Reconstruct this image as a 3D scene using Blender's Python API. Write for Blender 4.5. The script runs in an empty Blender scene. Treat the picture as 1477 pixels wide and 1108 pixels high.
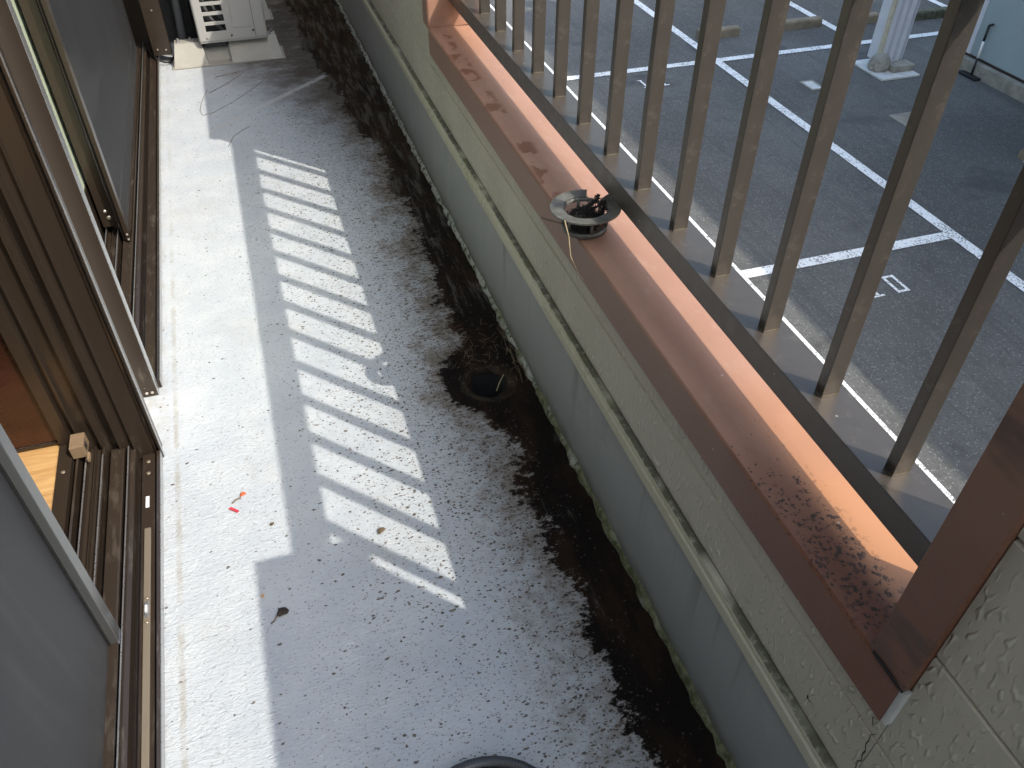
import bpy, bmesh, math, random
from mathutils import Matrix, Vector
random.seed(7)
S = bpy.context.scene
C = S.collection
R = math.radians

# ------------------------------------------------------------------ camera, sky, sun, exposure
cam_d = bpy.data.cameras.new('camera')
cam = bpy.data.objects.new('camera', cam_d)
C.objects.link(cam)
yaw, pitch, roll = 0.318722, 0.732394, -0.0083973
ca, sa, cb, sb = math.cos(yaw), math.sin(yaw), math.cos(pitch), math.sin(pitch)
fwd = Vector((sa*cb, ca*cb, -sb)); rgt = Vector((ca, -sa, 0)); dwn = fwd.cross(rgt)
r2 = rgt*math.cos(roll) + dwn*math.sin(roll); d2 = -rgt*math.sin(roll) + dwn*math.cos(roll)
m = Matrix((r2, -d2, -fwd)).transposed().to_4x4()
m.translation = Vector((0.348, 0, 1.3))
cam.matrix_world = m
cam_d.sensor_width = 36
cam_d.lens = 36*1173.25/1477
cam_d.clip_start = 0.02
cam_d.clip_end = 600
S.camera = cam

SUN = Vector((1, -1.06, 1.75)).normalized()          # towards the sun
W = bpy.data.worlds.new('World'); S.world = W; W.use_nodes = True
wn = W.node_tree.nodes; wl = W.node_tree.links
bg = wn['Background']
sky = wn.new('ShaderNodeTexSky'); sky.sky_type = 'NISHITA'; sky.sun_disc = False
sky.sun_elevation = math.asin(SUN.z); sky.sun_rotation = math.atan2(SUN.x, SUN.y)
sky.air_density = 2.0; sky.dust_density = 4.8; sky.ozone_density = 5.0
wl.new(sky.outputs[0], bg.inputs[0]); bg.inputs[1].default_value = 0.15
sun_d = bpy.data.lights.new('sun', 'SUN'); sun_d.energy = 2.0; sun_d.angle = R(0.5); sun_d.color = (1, .935, .83)
sun = bpy.data.objects.new('sun', sun_d); C.objects.link(sun)
sun.rotation_euler = SUN.to_track_quat('Z', 'Y').to_euler(); sun.location = (20, -20, 35)
S.view_settings.view_transform = 'Standard'; S.view_settings.look = 'None'
S.view_settings.exposure = 1.0; S.view_settings.gamma = 1; S.view_settings.use_curve_mapping = False
S.cycles.max_bounces = 8; S.cycles.use_denoising = True
S.cycles.caustics_reflective = False; S.cycles.caustics_refractive = False

# ------------------------------------------------------------------ node helpers
class V:
    nt = None
    def __init__(s, sock): s.s = sock
    @staticmethod
    def math(op, *a, clamp=False):
        n = V.nt.nodes.new('ShaderNodeMath'); n.operation = op; n.use_clamp = clamp
        for i, x in enumerate(a):
            if isinstance(x, V): V.nt.links.new(x.s, n.inputs[i])
            else: n.inputs[i].default_value = x
        return V(n.outputs[0])
    def __add__(a, b): return V.math('ADD', a, b)
    __radd__ = __add__
    def __mul__(a, b): return V.math('MULTIPLY', a, b)
    __rmul__ = __mul__
    def __sub__(a, b): return V.math('SUBTRACT', a, b)
    def __rsub__(a, b): return V.math('SUBTRACT', b, a)
    def abs(a): return V.math('ABSOLUTE', a)
def vmax(a, b): return V.math('MAXIMUM', a, b)
def vmin(a, b): return V.math('MINIMUM', a, b)
def lt(a, b): return V.math('LESS_THAN', a, b)
def ss(x, lo, hi, a=0.0, b=1.0):
    n = V.nt.nodes.new('ShaderNodeMapRange'); n.interpolation_type = 'SMOOTHSTEP'
    V.nt.links.new(x.s, n.inputs[0])
    for i, v in ((1, lo), (2, hi), (3, a), (4, b)):
        if isinstance(v, V): V.nt.links.new(v.s, n.inputs[i])
        else: n.inputs[i].default_value = v
    return V(n.outputs[0])
def coord():
    n = V.nt.nodes.new('ShaderNodeTexCoord'); return V(n.outputs['Object'])
def xyz(p):
    n = V.nt.nodes.new('ShaderNodeSeparateXYZ'); V.nt.links.new(p.s, n.inputs[0]); return [V(o) for o in n.outputs]
def vec(x, y, z):
    n = V.nt.nodes.new('ShaderNodeCombineXYZ')
    for i, q in enumerate((x, y, z)):
        if isinstance(q, V): V.nt.links.new(q.s, n.inputs[i])
        else: n.inputs[i].default_value = q
    return V(n.outputs[0])
def scl(p, s, off=(0, 0, 0)):
    n = V.nt.nodes.new('ShaderNodeMapping'); V.nt.links.new(p.s, n.inputs[0])
    n.inputs['Scale'].default_value = s; n.inputs['Location'].default_value = off; return V(n.outputs[0])
def noise(p, scale, detail=3, rough=.55, col=False):
    n = V.nt.nodes.new('ShaderNodeTexNoise'); V.nt.links.new(p.s, n.inputs['Vector'])
    n.inputs['Scale'].default_value = scale; n.inputs['Detail'].default_value = detail; n.inputs['Roughness'].default_value = rough
    return V(n.outputs['Color' if col else 'Fac'])
def vor(p, scale, rnd=1.0):
    n = V.nt.nodes.new('ShaderNodeTexVoronoi'); V.nt.links.new(p.s, n.inputs['Vector'])
    n.inputs['Scale'].default_value = scale; n.inputs['Randomness'].default_value = rnd
    return V(n.outputs['Distance']), V(n.outputs['Color'])
def warp(p, scale, amt):
    n = V.nt.nodes.new('ShaderNodeVectorMath'); n.operation = 'MULTIPLY_ADD'
    V.nt.links.new(noise(p, scale, 2, .5, True).s, n.inputs[0]); n.inputs[1].default_value = (amt,)*3
    V.nt.links.new(p.s, n.inputs[2]); return V(n.outputs[0])
def mix(f, a, b):
    n = V.nt.nodes.new('ShaderNodeMix'); n.data_type = 'RGBA'
    for i, q in ((0, f), (6, a), (7, b)):
        if isinstance(q, V): V.nt.links.new(q.s, n.inputs[i])
        elif i == 0: n.inputs[0].default_value = q
        else: n.inputs[i].default_value = (*q, 1)
    return V(n.outputs[2])
def mat(name, fn):
    """fn() -> dict(color, rough, metal, bump, dist, spec, alpha, trans)"""
    mt = bpy.data.materials.new(name); mt.use_nodes = True
    V.nt = mt.node_tree; b = mt.node_tree.nodes['Principled BSDF']
    d = fn()
    def put(sock, v):
        if isinstance(v, V): V.nt.links.new(v.s, b.inputs[sock])
        elif isinstance(v, tuple): b.inputs[sock].default_value = (*v, 1)
        else: b.inputs[sock].default_value = v
    for k, sock in (('color', 'Base Color'), ('rough', 'Roughness'), ('metal', 'Metallic'), ('spec', 'Specular IOR Level'),
                    ('alpha', 'Alpha'), ('trans', 'Transmission Weight'), ('coat', 'Coat Weight')):
        if k in d: put(sock, d[k])
    if 'bump' in d:
        n = V.nt.nodes.new('ShaderNodeBump'); n.inputs['Strength'].default_value = d.get('str', 1.0)
        n.inputs['Distance'].default_value = d.get('dist', .002)
        V.nt.links.new(d['bump'].s, n.inputs['Height']); V.nt.links.new(n.outputs[0], b.inputs['Normal'])
    return mt

# ------------------------------------------------------------------ materials
def m_floor():
    P = coord(); x, y, z = xyz(P)
    a = noise(P, 2.3, 4); b = noise(P, 9, 4); c = noise(P, 38, 4, .65); f = noise(P, 150, 3, .6)
    col = mix(ss(b, .3, .7), (.455, .49, .525), (.52, .55, .57))
    col = mix(ss(noise(scl(P, (1, 1.8, 1)), 130, 3, .6), .52, .66)*ss(noise(P, 4, 3), .3, .6)*.35, col, (.36, .36, .345))
    col = mix(ss(noise(P, 3.2, 5, .65), .52, .70)*.28, col, (.40, .40, .375))
    # wrinkled, scuffed paint
    wr = noise(warp(scl(P, (1, 2.2, 1)), 30, .05), 70, 3, .6)
    worn = ss(wr, .60, .72)*ss(noise(P, 5, 2), .48, .6)
    col = mix(worn*.55, col, (.73, .74, .74))
    col = mix(ss(noise(scl(P, (1, .35, 1)), 7, 5, .7), .56, .75)*.35, col, (.42, .41, .38))
    # grime gradient towards the gutter
    far = ss(y, 2.3, 3.7)
    edge = x + (a-.5)*.16 + (b-.5)*.13 + (c-.5)*.10 + far*.12
    dr = V.math('SQRT', (x-.749)*(x-.749)*1.0 + (y-1.394)*(y-1.394))      # round the drain
    edge = edge + ss(dr, .07, .20, .10, 0.0)*ss(y, 1.30, 1.40, .3, 1.0)
    col = mix(ss(edge, .50, .80)*ss(c, .40, .62)*.45, col, (.21, .175, .135))
    col = mix(ss(edge + (f-.5)*.10, .50, .76)*.42, col, (.27, .23, .18))
    col = mix(ss(edge + (b-.5)*.2, .62, .75)*ss(y, .3, 1.2, .35, .75), col, (.15, .115, .085))
    # lichen specks: sparse on the left, crowded towards the gutter
    gx = x + (a-.5)*.30 + (b-.5)*.22
    dens = ss(gx, .18, .92, .0, .74)
    near = ss(y, .7, 1.3, 1, 0)
    Q = warp(scl(P, (.8, 1.15, 1)), 150, .007)
    d1, c1 = vor(Q, 165); r1 = xyz(c1)
    s1 = lt(d1, .24 + r1[1]*.26)*lt(r1[0], dens*ss(near, 0, 1, .66, .46) + .012)
    d2_, c2 = vor(warp(scl(P, (.75, 1.2, 1)), 230, .005), 300); q2 = xyz(c2)
    s2 = lt(d2_, .26 + q2[1]*.22)*lt(q2[0], dens*ss(y, .9, 1.7, .22, .55) + ss(gx, -.1, .4, .03, .16))
    d3, c3 = vor(warp(scl(P, (.75, 1.25, 1)), 110, .012), 112); q3 = xyz(c3)
    s3 = lt(d3, .13 + q3[1]*.22)*lt(q3[0], dens*ss(near, 0, 1, .26, .34) + .004)
    cl = noise(warp(scl(P, (.7, 1.25, 1)), 120, .01), 95, 4, .7)
    clump = ss(cl + (edge-ss(y, .8, 1.6, .655, .60))*.75, .60, .65)*ss(edge, ss(y, .8, 1.6, .52, .42), .66)
    speck = vmax(vmax(s1*.9, s2*ss(gx, .0, .5, .38, .72)), vmax(s3*ss(x, .1, .3)*.95, clump*.88))
    spc = mix(ss(f, .35, .65), (.048, .034, .023), (.15, .112, .078))
    col = mix(speck, col, spc)
    # wet grey-brown staining at the far end
    fx = x + (b-.5)*.25 + ss(y, 2.7, 4.0)*.42
    stain = ss(y, 2.35, 3.3)*ss(fx, .42, .86)
    col = mix(stain*ss(noise(scl(P, (.8, 1.3, 1)), 14, 6, .72), .18, .58), col, (.105, .088, .072))
    col = mix(stain*ss(noise(P, 6, 4), .45, .65)*.6, col, (.06, .045, .034))
    # diagonal joint line of the coating
    ln = (y - 3.007) - (x-.178)*.86
    lm = ss((ln + (c-.5)*.03).abs(), .006, .026, 1, 0)*ss(x, .15, .22)*ss(x, .70, .82, 1, 0)
    col = mix(lm*.7*ss(c, .28, .5), col, (.52, .51, .48))
    # gutter: wet black-brown silt with rusty and chalky patches
    gm = ss(edge + (cl-.5)*.11, .722, .742)
    gcol = mix(ss(noise(scl(P, (1, .35, 1)), 13, 5, .65), .42, .72), (.008, .0055, .004), (.032, .017, .009))
    rust = ss(y + (b-.5)*.8, 1.9, 2.9)*ss(noise(scl(P, (1.4, .22, 1)), 12, 5, .7), .30, .80)
    gcol = mix(rust*.45, gcol, (.095, .058, .030))
    chalk = ss(noise(scl(P, (1.8, .22, 1)), 22, 6, .75) + ss(y, .8, 2.6)*.12 , .60, .72)
    gcol = mix(chalk*.20, gcol, (.34, .32, .27))
    ring = ss((dr-.058+(c-.5)*.03).abs(), .004, .016, 1, 0)*ss(c, .35, .6)
    gcol = mix(ring*.22, gcol, (.13, .10, .07))
    col = mix(gm*ss(f + c, .62, .85, .80, 1.0), col, gcol)
    # line of dirt along the window sill and dirty strip behind it
    l2 = ss((x-.036+(c-.5)*.012).abs(), .002, .008, 1, 0)*ss(noise(scl(P, (.6, 1, 1)), 12, 4), .36, .62)
    col = mix(l2*.5*ss(y, 1.0, 3.2, 1, .45), col, (.32, .28, .21))
    col = mix(ss(x, .0, .034, 1, 0)*ss(noise(P, 30, 5, .7), .42, .6)*.55*ss(y, .6, 3.5, .35, 1), col, (.36, .31, .24))
    h = wr*1.5 + noise(scl(P, (1, 2.0, 1)), 160, 2)*.7 + f*.3 + speck*.35 + b*.6
    return dict(color=col, rough=.72, bump=h, dist=.0028, str=.72, spec=ss(gm, 0, 1, .28, .10))

def m_siding():
    P = coord(); x, y, z = xyz(P)
    n1 = noise(P, 4, 4); n2 = noise(P, 40, 4, .65)
    grain = noise(scl(P, (1, 1, .40)), 150, 0, .3)
    peb = ss(grain, .54, .80)*ss(noise(P, 24, 1), .30, .52)
    col = mix(ss(n1, .3, .7), (.44, .41, .335), (.50, .465, .385))
    col = mix(peb*.6, col, (.68, .65, .55))  # highlights of the raised emboss put into the colour as flecks, with slight wear
    col = mix(ss(n2, .58, .75)*.35, col, (.23, .22, .165))
    # black mould creeping up from the ledge of the drip bead
    mo = ss(z + (noise(P, 55, 4, .7)-.5)*.030 + (noise(P, 3.1, 2)-.5)*.022, .298, .313, 1, 0)*ss(noise(P, 7, 3), .36, .54)
    inner = lt(x, .9)
    col = mix(mo*inner*.9, col, (.035, .032, .02))
    gr = ss(z + (n2-.5)*.05, .30, .40, 1, 0)*ss(noise(P, 2.2, 3), .46, .66)
    col = mix(gr*inner*.5*ss(y, .9, 2.2, .25, 1.0), col, (.20, .20, .085))
    return dict(color=col, rough=.55, bump=peb*1.0 + n2*.15, dist=.0028, str=.9, spec=.35)

def m_bead():
    P = coord(); x, y, z = xyz(P)
    n = noise(P, 45, 4, .7); n1 = noise(P, 5, 3)
    col = mix(n1, (.55, .53, .42), (.44, .41, .29))
    col = mix(ss(z + (n-.5)*.012, .302, .307)*ss(noise(P, 6, 3), .30, .5)*.9, col, (.045, .042, .02))
    col = mix(ss(n, .5, .65)*ss(noise(P, 2.6, 3), .42, .6)*.6*ss(y, .5, 2.3, .35, 1.0), col, (.20, .20, .06))
    return dict(color=col, rough=.6, bump=n, dist=.002, str=.6)

def m_upstand():
    P = coord(); x, y, z = xyz(P)
    n = noise(scl(P, (1, 1, .3)), 12, 5, .65); f = noise(P, 180, 2)
    col = mix(n, (.30, .31, .308), (.36, .37, .362))
    d, c = vor(P, 22); q = xyz(c)
    col = mix(lt(d, .05)*lt(q[0], .25), col, (.05, .05, .045))
    col = mix(ss(z + (noise(P, 20, 4)-.5)*.06, .0, .055, 1, 0)*.7, col, (.10, .095, .06))
    drip = ss(noise(scl(P, (1, 1, .04)), 24, 3), .60, .72)*ss(z, .05, .27)
    col = mix(drip*.5, col, (.16, .155, .13))
    col = mix(ss(noise(P, 9, 5, .7), .56, .72)*.3, col, (.46, .46, .44))
    col = mix(ss(noise(scl(P, (1, 1, .5)), 5, 5, .75), .55, .75)*.35, col, (.17, .17, .15))
    return dict(color=col, rough=.62, bump=f*.4 + n, dist=.001, str=.5)

def m_moss():
    P = coord(); x, y, z = xyz(P)
    n = noise(P, 60, 5, .7); n2 = noise(P, 9, 4)
    white = ss(n2 + ss(y, .9, 2.2)*.32, .55, .70)
    col = mix(ss(n, .35, .65), (.06, .07, .026), (.20, .20, .115))
    col = mix(white*ss(n, .38, .55), col, (.40, .40, .36))
    return dict(color=col, rough=.9, bump=n, dist=.004)

def m_cap():
    P = coord(); x, y, z = xyz(P)
    n = noise(scl(P, (1, .25, 1)), 20, 4, .6); n1 = noise(P, 7, 4); f = noise(P, 300, 2)
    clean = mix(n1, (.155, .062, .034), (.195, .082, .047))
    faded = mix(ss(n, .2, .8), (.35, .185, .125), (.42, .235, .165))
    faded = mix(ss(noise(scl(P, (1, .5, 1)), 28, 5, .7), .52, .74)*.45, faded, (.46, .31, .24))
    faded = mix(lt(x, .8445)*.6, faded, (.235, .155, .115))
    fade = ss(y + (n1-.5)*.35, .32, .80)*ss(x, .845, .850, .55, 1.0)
    fade = vmax(fade, ss(x, .90, .935)*.75)
    fade = vmax(fade, ss(z + (n1-.5)*.3, .62, .95)*.4)
    col = mix(fade, clean, faded)
    col = mix(ss(x, .885, .915)*ss(y + (n1-.5)*.3, .40, .85, 1, 0)*.8*lt(.53, z)*lt(z, .56), col, (.50, .235, .105))  # orange look of the sunlit near strip put into the colour, with rust-like staining
    # dark water stains along the inner half of the far sill
    st = noise(warp(P, 14, .05), 9, 3, .6)
    band = ss((x-.868-(noise(P, 6, 2)-.5)*.03).abs(), .012, .026, 1, 0)*lt(.536, z+.004)
    wet = ss(st, .525, .555)*band*ss(y, 1.22, 1.34)
    col = mix(wet*.8, col, (.19, .065, .028))
    # black lichen towards the near end
    near = ss(y, .40, .75, 1, 0)
    d1, c1 = vor(warp(P, 120, .008), 150); q = xyz(c1)
    bl = lt(d1, .30)*lt(q[0], near*.5)*ss(noise(P, 30, 4, .65) + near*.18, .50, .60)*ss((x-.872).abs(), .018, .042, 1, 0)
    bl2 = ss(noise(P, 120, 5, .75) + near*.17, .68, .76)*ss((x-.884).abs(), .02, .05, 1, 0)
    top = lt(.531, z)*lt(z, .56)
    col = mix(vmax(bl, bl2)*top*.92, col, (.022, .017, .014))
    d2_, c2 = vor(P, 30); q2 = xyz(c2)
    col = mix(lt(d2_, .06)*lt(q2[0], .25)*.7, col, (.55, .50, .45))
    dirt = ss(z, .505, .535)*ss(noise(scl(P, (1, .3, 1)), 16, 4), .55, .7)*lt(x, .846)*near
    col = mix(dirt*.7, col, (.05, .035, .028))
    return dict(color=col, rough=ss(f, .2, .8, .36, .50), bump=n + f*.4, dist=.0006, str=.5, spec=.5)

def m_bronze(c1, c2, metal=.25, rough=.36, worn=.4):
    def fn():
        P = coord(); n = noise(scl(P, (1, .12, .12)), 40, 3, .5); n1 = noise(scl(P, (1, .3, .3)), 7, 3); f = noise(P, 260, 2)
        col = mix(n1, c1, c2)
        px, py, pz = xyz(P); du = noise(scl(P, (3, .6, 1)), 22, 5, .7)
        col = mix(ss(du, .52, .72)*.4*ss(pz, .08, .11, 1, .12), col, (.19, .16, .125))
        d, c = vor(P, 34); q = xyz(c)
        col = mix(lt(d, .045)*lt(q[0], .16)*worn, col, (.45, .42, .38))
        col = mix(ss(n1, .5, .7)*worn*.4, col, (c1[0]*.6, c1[1]*.6, c1[2]*.55))
        return dict(color=col, rough=ss(f, .2, .8, rough, rough+.03), metal=metal, bump=n, dist=.0003, str=.15)
    return fn

def m_rail():
    P = coord(); x, y, z = xyz(P); n = noise(scl(P, (1, 1, .10)), 40, 3, .5); n1 = noise(P, 6, 4); g = noise(P, 50, 4, .7)
    col = mix(n1, (.092, .080, .070), (.114, .099, .087))
    col = mix(ss(n, .5, .75)*.35, col, (.085, .070, .056))
    col = mix(ss(g, .55, .7)*.35*ss(z, .62, .66), col, (.20, .18, .155))
    d, c = vor(scl(P, (1, 1, .6)), 60); q = xyz(c)
    col = mix(lt(d, .10)*lt(q[0], .07)*.6, col, (.48, .45, .41))
    foot = ss(z, .6462, .6500, 1, 0)*lt(.6461, z)
    col = mix(foot*ss(g, .3, .5)*.8, col, (.42, .38, .28))
    col = mix(ss(z, .648, .70, 1, 0)*lt(.647, z)*ss(g, .45, .62)*.6, col, (.06, .05, .04))
    return dict(color=col, rough=ss(g, .3, .7, .28, .42), metal=.5, bump=n, dist=.0003, str=.15)

def m_flat(c, rough=.5, var=.12, scale=12, metal=0.0, bump=.0005, spec=.5):
    def fn():
        P = coord(); n = noise(P, scale, 4, .6); f = noise(P, scale*14, 2)
        return dict(color=mix(ss(n, .25, .75), tuple(v*(1-var) for v in c), tuple(min(1, v*(1+var)) for v in c)),
                    rough=ss(f, .2, .8, max(.02, rough-.05), rough+.06), metal=metal, bump=n + f, dist=bump, str=.5, spec=spec)
    return fn

def m_asphalt(c, light=.5):
    def fn():
        P = coord(); x, y, z = xyz(P); n = noise(P, .55, 4, .6); n2 = noise(P, 3, 5, .7); f = noise(P, 55, 4, .75); g = noise(scl(P, (1, .6, 1)), 24, 4, .8)
        d, cc = vor(P, 62); q = xyz(cc)
        col = mix(ss(n, .35, .65), tuple(v*.78 for v in c), tuple(v*1.18 for v in c))
        col = mix(ss(n2, .52, .72)*.45, col, tuple(v*.55 for v in c))
        col = mix(ss(g, .50, .72)*.5, col, tuple(v*1.75 for v in c))
        col = mix(lt(q[0], .16)*lt(d, .40)*light, col, (.34, .335, .32))
        col = mix(ss(f, .50, .66)*.6, col, tuple(v*.38 for v in c))
        oil = ss(noise(P, 1.1, 3, .5), .60, .70)*ss(n2, .3, .6)
        col = mix(oil*.6, col, (.035, .034, .034))
        tyre = ss((noise(scl(P, (1, .03, 1)), 3.2, 2)-.5).abs(), .0, .035, 1, 0)
        col = mix(tyre*.3, col, tuple(v*.55 for v in c))
        d3, c3 = vor(P, 1.7); q3 = xyz(c3)
        col = mix(lt(d3, .022)*lt(q3[0], .5)*.8, col, (.45, .44, .40))
        return dict(color=col, rough=.85, bump=f + g*.8, dist=.008, str=.9)
    return fn

def m_linepaint():
    P = coord(); f = noise(P, 45, 4, .75); n = noise(P, 6, 4)
    wear = ss(f + (n-.5)*.3, .53, .60)
    return dict(color=mix(wear, (.80, .80, .79), (.17, .17, .165)), rough=.75, bump=f, dist=.003, str=.6)

def m_wood():
    P = coord(); x, y, z = xyz(P)
    g = noise(warp(scl(P, (1.2, 9, 4)), 4, .3), 9, 5, .6)
    col = mix(ss(g, .3, .7), (.46, .26, .10), (.62, .40, .18))
    return dict(color=col, rough=.38, bump=g, dist=.0006, str=.4)

def m_screen():
    P = coord(); x, y, z = xyz(P)
    w1 = V.math('SINE', y*2600.0); w2 = V.math('SINE', z*2600.0)
    n = noise(scl(P, (1, 1.6, .45)), 4, 4, .6); d = noise(P, 34, 4, .7); m_ = noise(scl(P, (1, 3, .25)), 9, 4, .6)
    col = mix(n, (.040, .042, .047), (.060, .063, .069))
    col = mix(ss(m_, .5, .75)*.55, col, (.095, .098, .102))
    col = mix(ss(z, .06, .14, 1, 0)*ss(d, .35, .6)*.45, col, (.13, .125, .115))
    blot = ss(d, .62, .68)*ss(noise(P, 6, 2), .52, .62)
    col = mix(blot*.85, col, (.016, .016, .018))
    dd, cc = vor(P, 40); q = xyz(cc)
    col = mix(lt(dd, .05)*lt(q[0], .06)*.7, col, (.4, .4, .38))
    return dict(color=col, rough=.5, bump=w1 + w2 + n, dist=.0004, str=.35, spec=.4, alpha=.50)
def m_dense():
    d = m_screen(); d['alpha'] = .97; d['color'] = mix(.50, d['color'], (.020, .021, .025)); return d
def m_frost():
    P = coord(); n = noise(P, 140, 3, .6)
    return dict(color=mix(n, (.56, .66, .48), (.70, .78, .60)), rough=.35, bump=n, dist=.002, str=.6)

M = {}
def mm(k, fn): M[k] = mat(k, fn)
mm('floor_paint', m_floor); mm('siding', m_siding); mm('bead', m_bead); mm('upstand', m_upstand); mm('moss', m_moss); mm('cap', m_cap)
mm('rail', m_rail)
mm('frame', m_bronze((.042, .031, .023), (.060, .043, .031), .35, .22, .5))
mm('frame_dark', m_bronze((.032, .022, .018), (.045, .030, .023), .2, .32, .2))
mm('frame_light', m_bronze((.23, .19, .14), (.30, .25, .18), .35, .36, .3))
mm('stile', m_bronze((.11, .115, .118), (.14, .145, .148), .5, .2, .3))
mm('silver', m_flat((.50, .50, .50), .30, .08, 12, .8, .00005))
mm('screw', m_flat((.62, .58, .52), .3, .15, 60, .8))
mm('screen', m_screen); mm('screen_dense', m_dense); mm('frost', m_frost); 
gm_ = bpy.data.materials.new('glass'); gm_.use_nodes = True; t_ = gm_.node_tree; t_.nodes.clear(); M['glass'] = gm_
o_ = t_.nodes.new('ShaderNodeOutputMaterial'); x_ = t_.nodes.new('ShaderNodeMixShader'); a_ = t_.nodes.new('ShaderNodeBsdfTransparent'); g_ = t_.nodes.new('ShaderNodeBsdfGlossy'); f_ = t_.nodes.new('ShaderNodeFresnel')
a_.inputs[0].default_value = (.90, .95, .92, 1); g_.inputs['Roughness'].default_value = .02; f_.inputs[0].default_value = 1.5
for p, q in ((f_.outputs[0], x_.inputs[0]), (a_.outputs[0], x_.inputs[1]), (g_.outputs[0], x_.inputs[2]), (x_.outputs[0], o_.inputs[0])): t_.links.new(p, q)
mm('red_wood', m_flat((.040, .014, .009), .25, .3, 9)); mm('wood', m_wood)
mm('beige_plastic', m_flat((.22, .155, .095), .5, .15, 60))
mm('curtain', m_flat((.40, .47, .33), .8, .1, 90, 0, .002))
mm('house_white', m_flat((.78, .78, .76), .7, .08, 8, 0, .002))
mm('dark_wall', m_flat((.05, .048, .045), .8, .2, 8))
mm('ac', m_flat((.48, .47, .45), .42, .05, 6)); mm('ac_dark', m_flat((.05, .05, .052), .5, .3, 20)); mm('ac_fan', m_flat((.13, .13, .13), .5, .2, 20))
mm('base_plastic', m_flat((.36, .345, .305), .5, .07, 14, 0, .001))
mm('black_rubber', m_flat((.012, .012, .013), .5, .3, 60))
mm('pipe_grey', m_flat((.16, .165, .165), .6, .1, 20))
mm('asphalt', m_asphalt((.100, .098, .094))); mm('apron', m_asphalt((.34, .325, .29), .3)); mm('line_paint', m_linepaint)
mm('concrete', m_flat((.27, .255, .22), .85, .25, 9, 0, .004)); mm('mossy_concrete', m_flat((.10, .10, .065), .9, .5, 14, 0, .006))
mm('lid', m_flat((.55, .55, .53), .7, .15, 8, 0, .003)); mm('lid_brown', m_flat((.24, .21, .17), .75, .2, 8, 0, .003))
mm('column_paint', m_flat((.60, .61, .66), .4, .06, 5)); mm('column_edge', m_flat((.50, .46, .36), .5, .15, 12))
mm('blue_siding', m_flat((.30, .37, .39), .6, .06, 2, 0, .002)); mm('roof', m_flat((.09, .09, .095), .6, .2, 5))
mm('leaf_dark', m_flat((.035, .022, .016), .6, .4, 90, 0, .003)); mm('leaf_brown', m_flat((.14, .095, .055), .6, .4, 120, 0, .003))
mm('orange', m_flat((.55, .10, .02), .5, .2, 80)); mm('red_bit', m_flat((.60, .05, .07), .5, .2, 80)); mm('tan', m_flat((.45, .27, .13), .6, .2, 80))
mm('straw', m_flat((.42, .33, .19), .6, .2, 60)); mm('needle', m_flat((.15, .105, .06), .7, .5, 30)); mm('twig', m_flat((.16, .115, .075), .7, .3, 60)); mm('root', m_flat((.012, .010, .009), .85, .5, 90, 0, .004))
mm('strainer', m_flat((.14, .14, .125), .42, .4, 40, .2, .001)); mm('black', m_flat((.006, .006, .006), .9))
mm('crack', m_flat((.02, .018, .014), .9)); mm('white_plastic', m_flat((.75, .75, .74), .4, .05, 20))
def m_hose():
    P = coord(); n = V.nt.nodes.new('ShaderNodeTexCoord'); u, v, w = xyz(V(n.outputs['UV']))
    a = V.math('SINE', (u*420 + v*9)*6.2832); b = V.math('SINE', (u*420 - v*9)*6.2832)
    k = ss(vmax(a, b), .62, .9)
    return dict(color=mix(k, (.006, .006, .007), (.10, .104, .108)), rough=.24, bump=k, dist=.0004, str=.4)
mm('hose', m_hose)

# ------------------------------------------------------------------ mesh helpers
def box(bm, x0, x1, y0, y1, z0, z1, bev=0.0):
    vs = [bm.verts.new((x, y, z)) for x in (x0, x1) for y in (y0, y1) for z in (z0, z1)]
    fs = [bm.faces.new([vs[i] for i in q]) for q in ((0, 1, 3, 2), (4, 6, 7, 5), (0, 4, 5, 1), (2, 3, 7, 6), (0, 2, 6, 4), (1, 5, 7, 3))]
    if bev:
        es = list({e for f in fs for e in f.edges})
        bmesh.ops.bevel(bm, geom=es, offset=bev, segments=2, affect='EDGES', profile=.5)
def B(*boxes, bev=0.0):
    bm = bmesh.new()
    for b in boxes: box(bm, *b, bev=bev)
    return bm
def extrude(bm, prof, axis, a0, a1, close=True):
    """prof = 2-D points; axis 'y' -> (x,z) profile, 'z' -> (x,y) profile, 'x' -> (y,z) profile"""
    def P(u, v, a): return {'y': (u, a, v), 'z': (u, v, a), 'x': (a, u, v)}[axis]
    A = [bm.verts.new(P(u, v, a0)) for u, v in prof]; Bv = [bm.verts.new(P(u, v, a1)) for u, v in prof]
    n = len(prof)
    for i in range(n if close else n-1):
        j = (i+1) % n; bm.faces.new((A[i], A[j], Bv[j], Bv[i]))
    if close: bm.faces.new(A[::-1]); bm.faces.new(Bv)
    return bm
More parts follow.
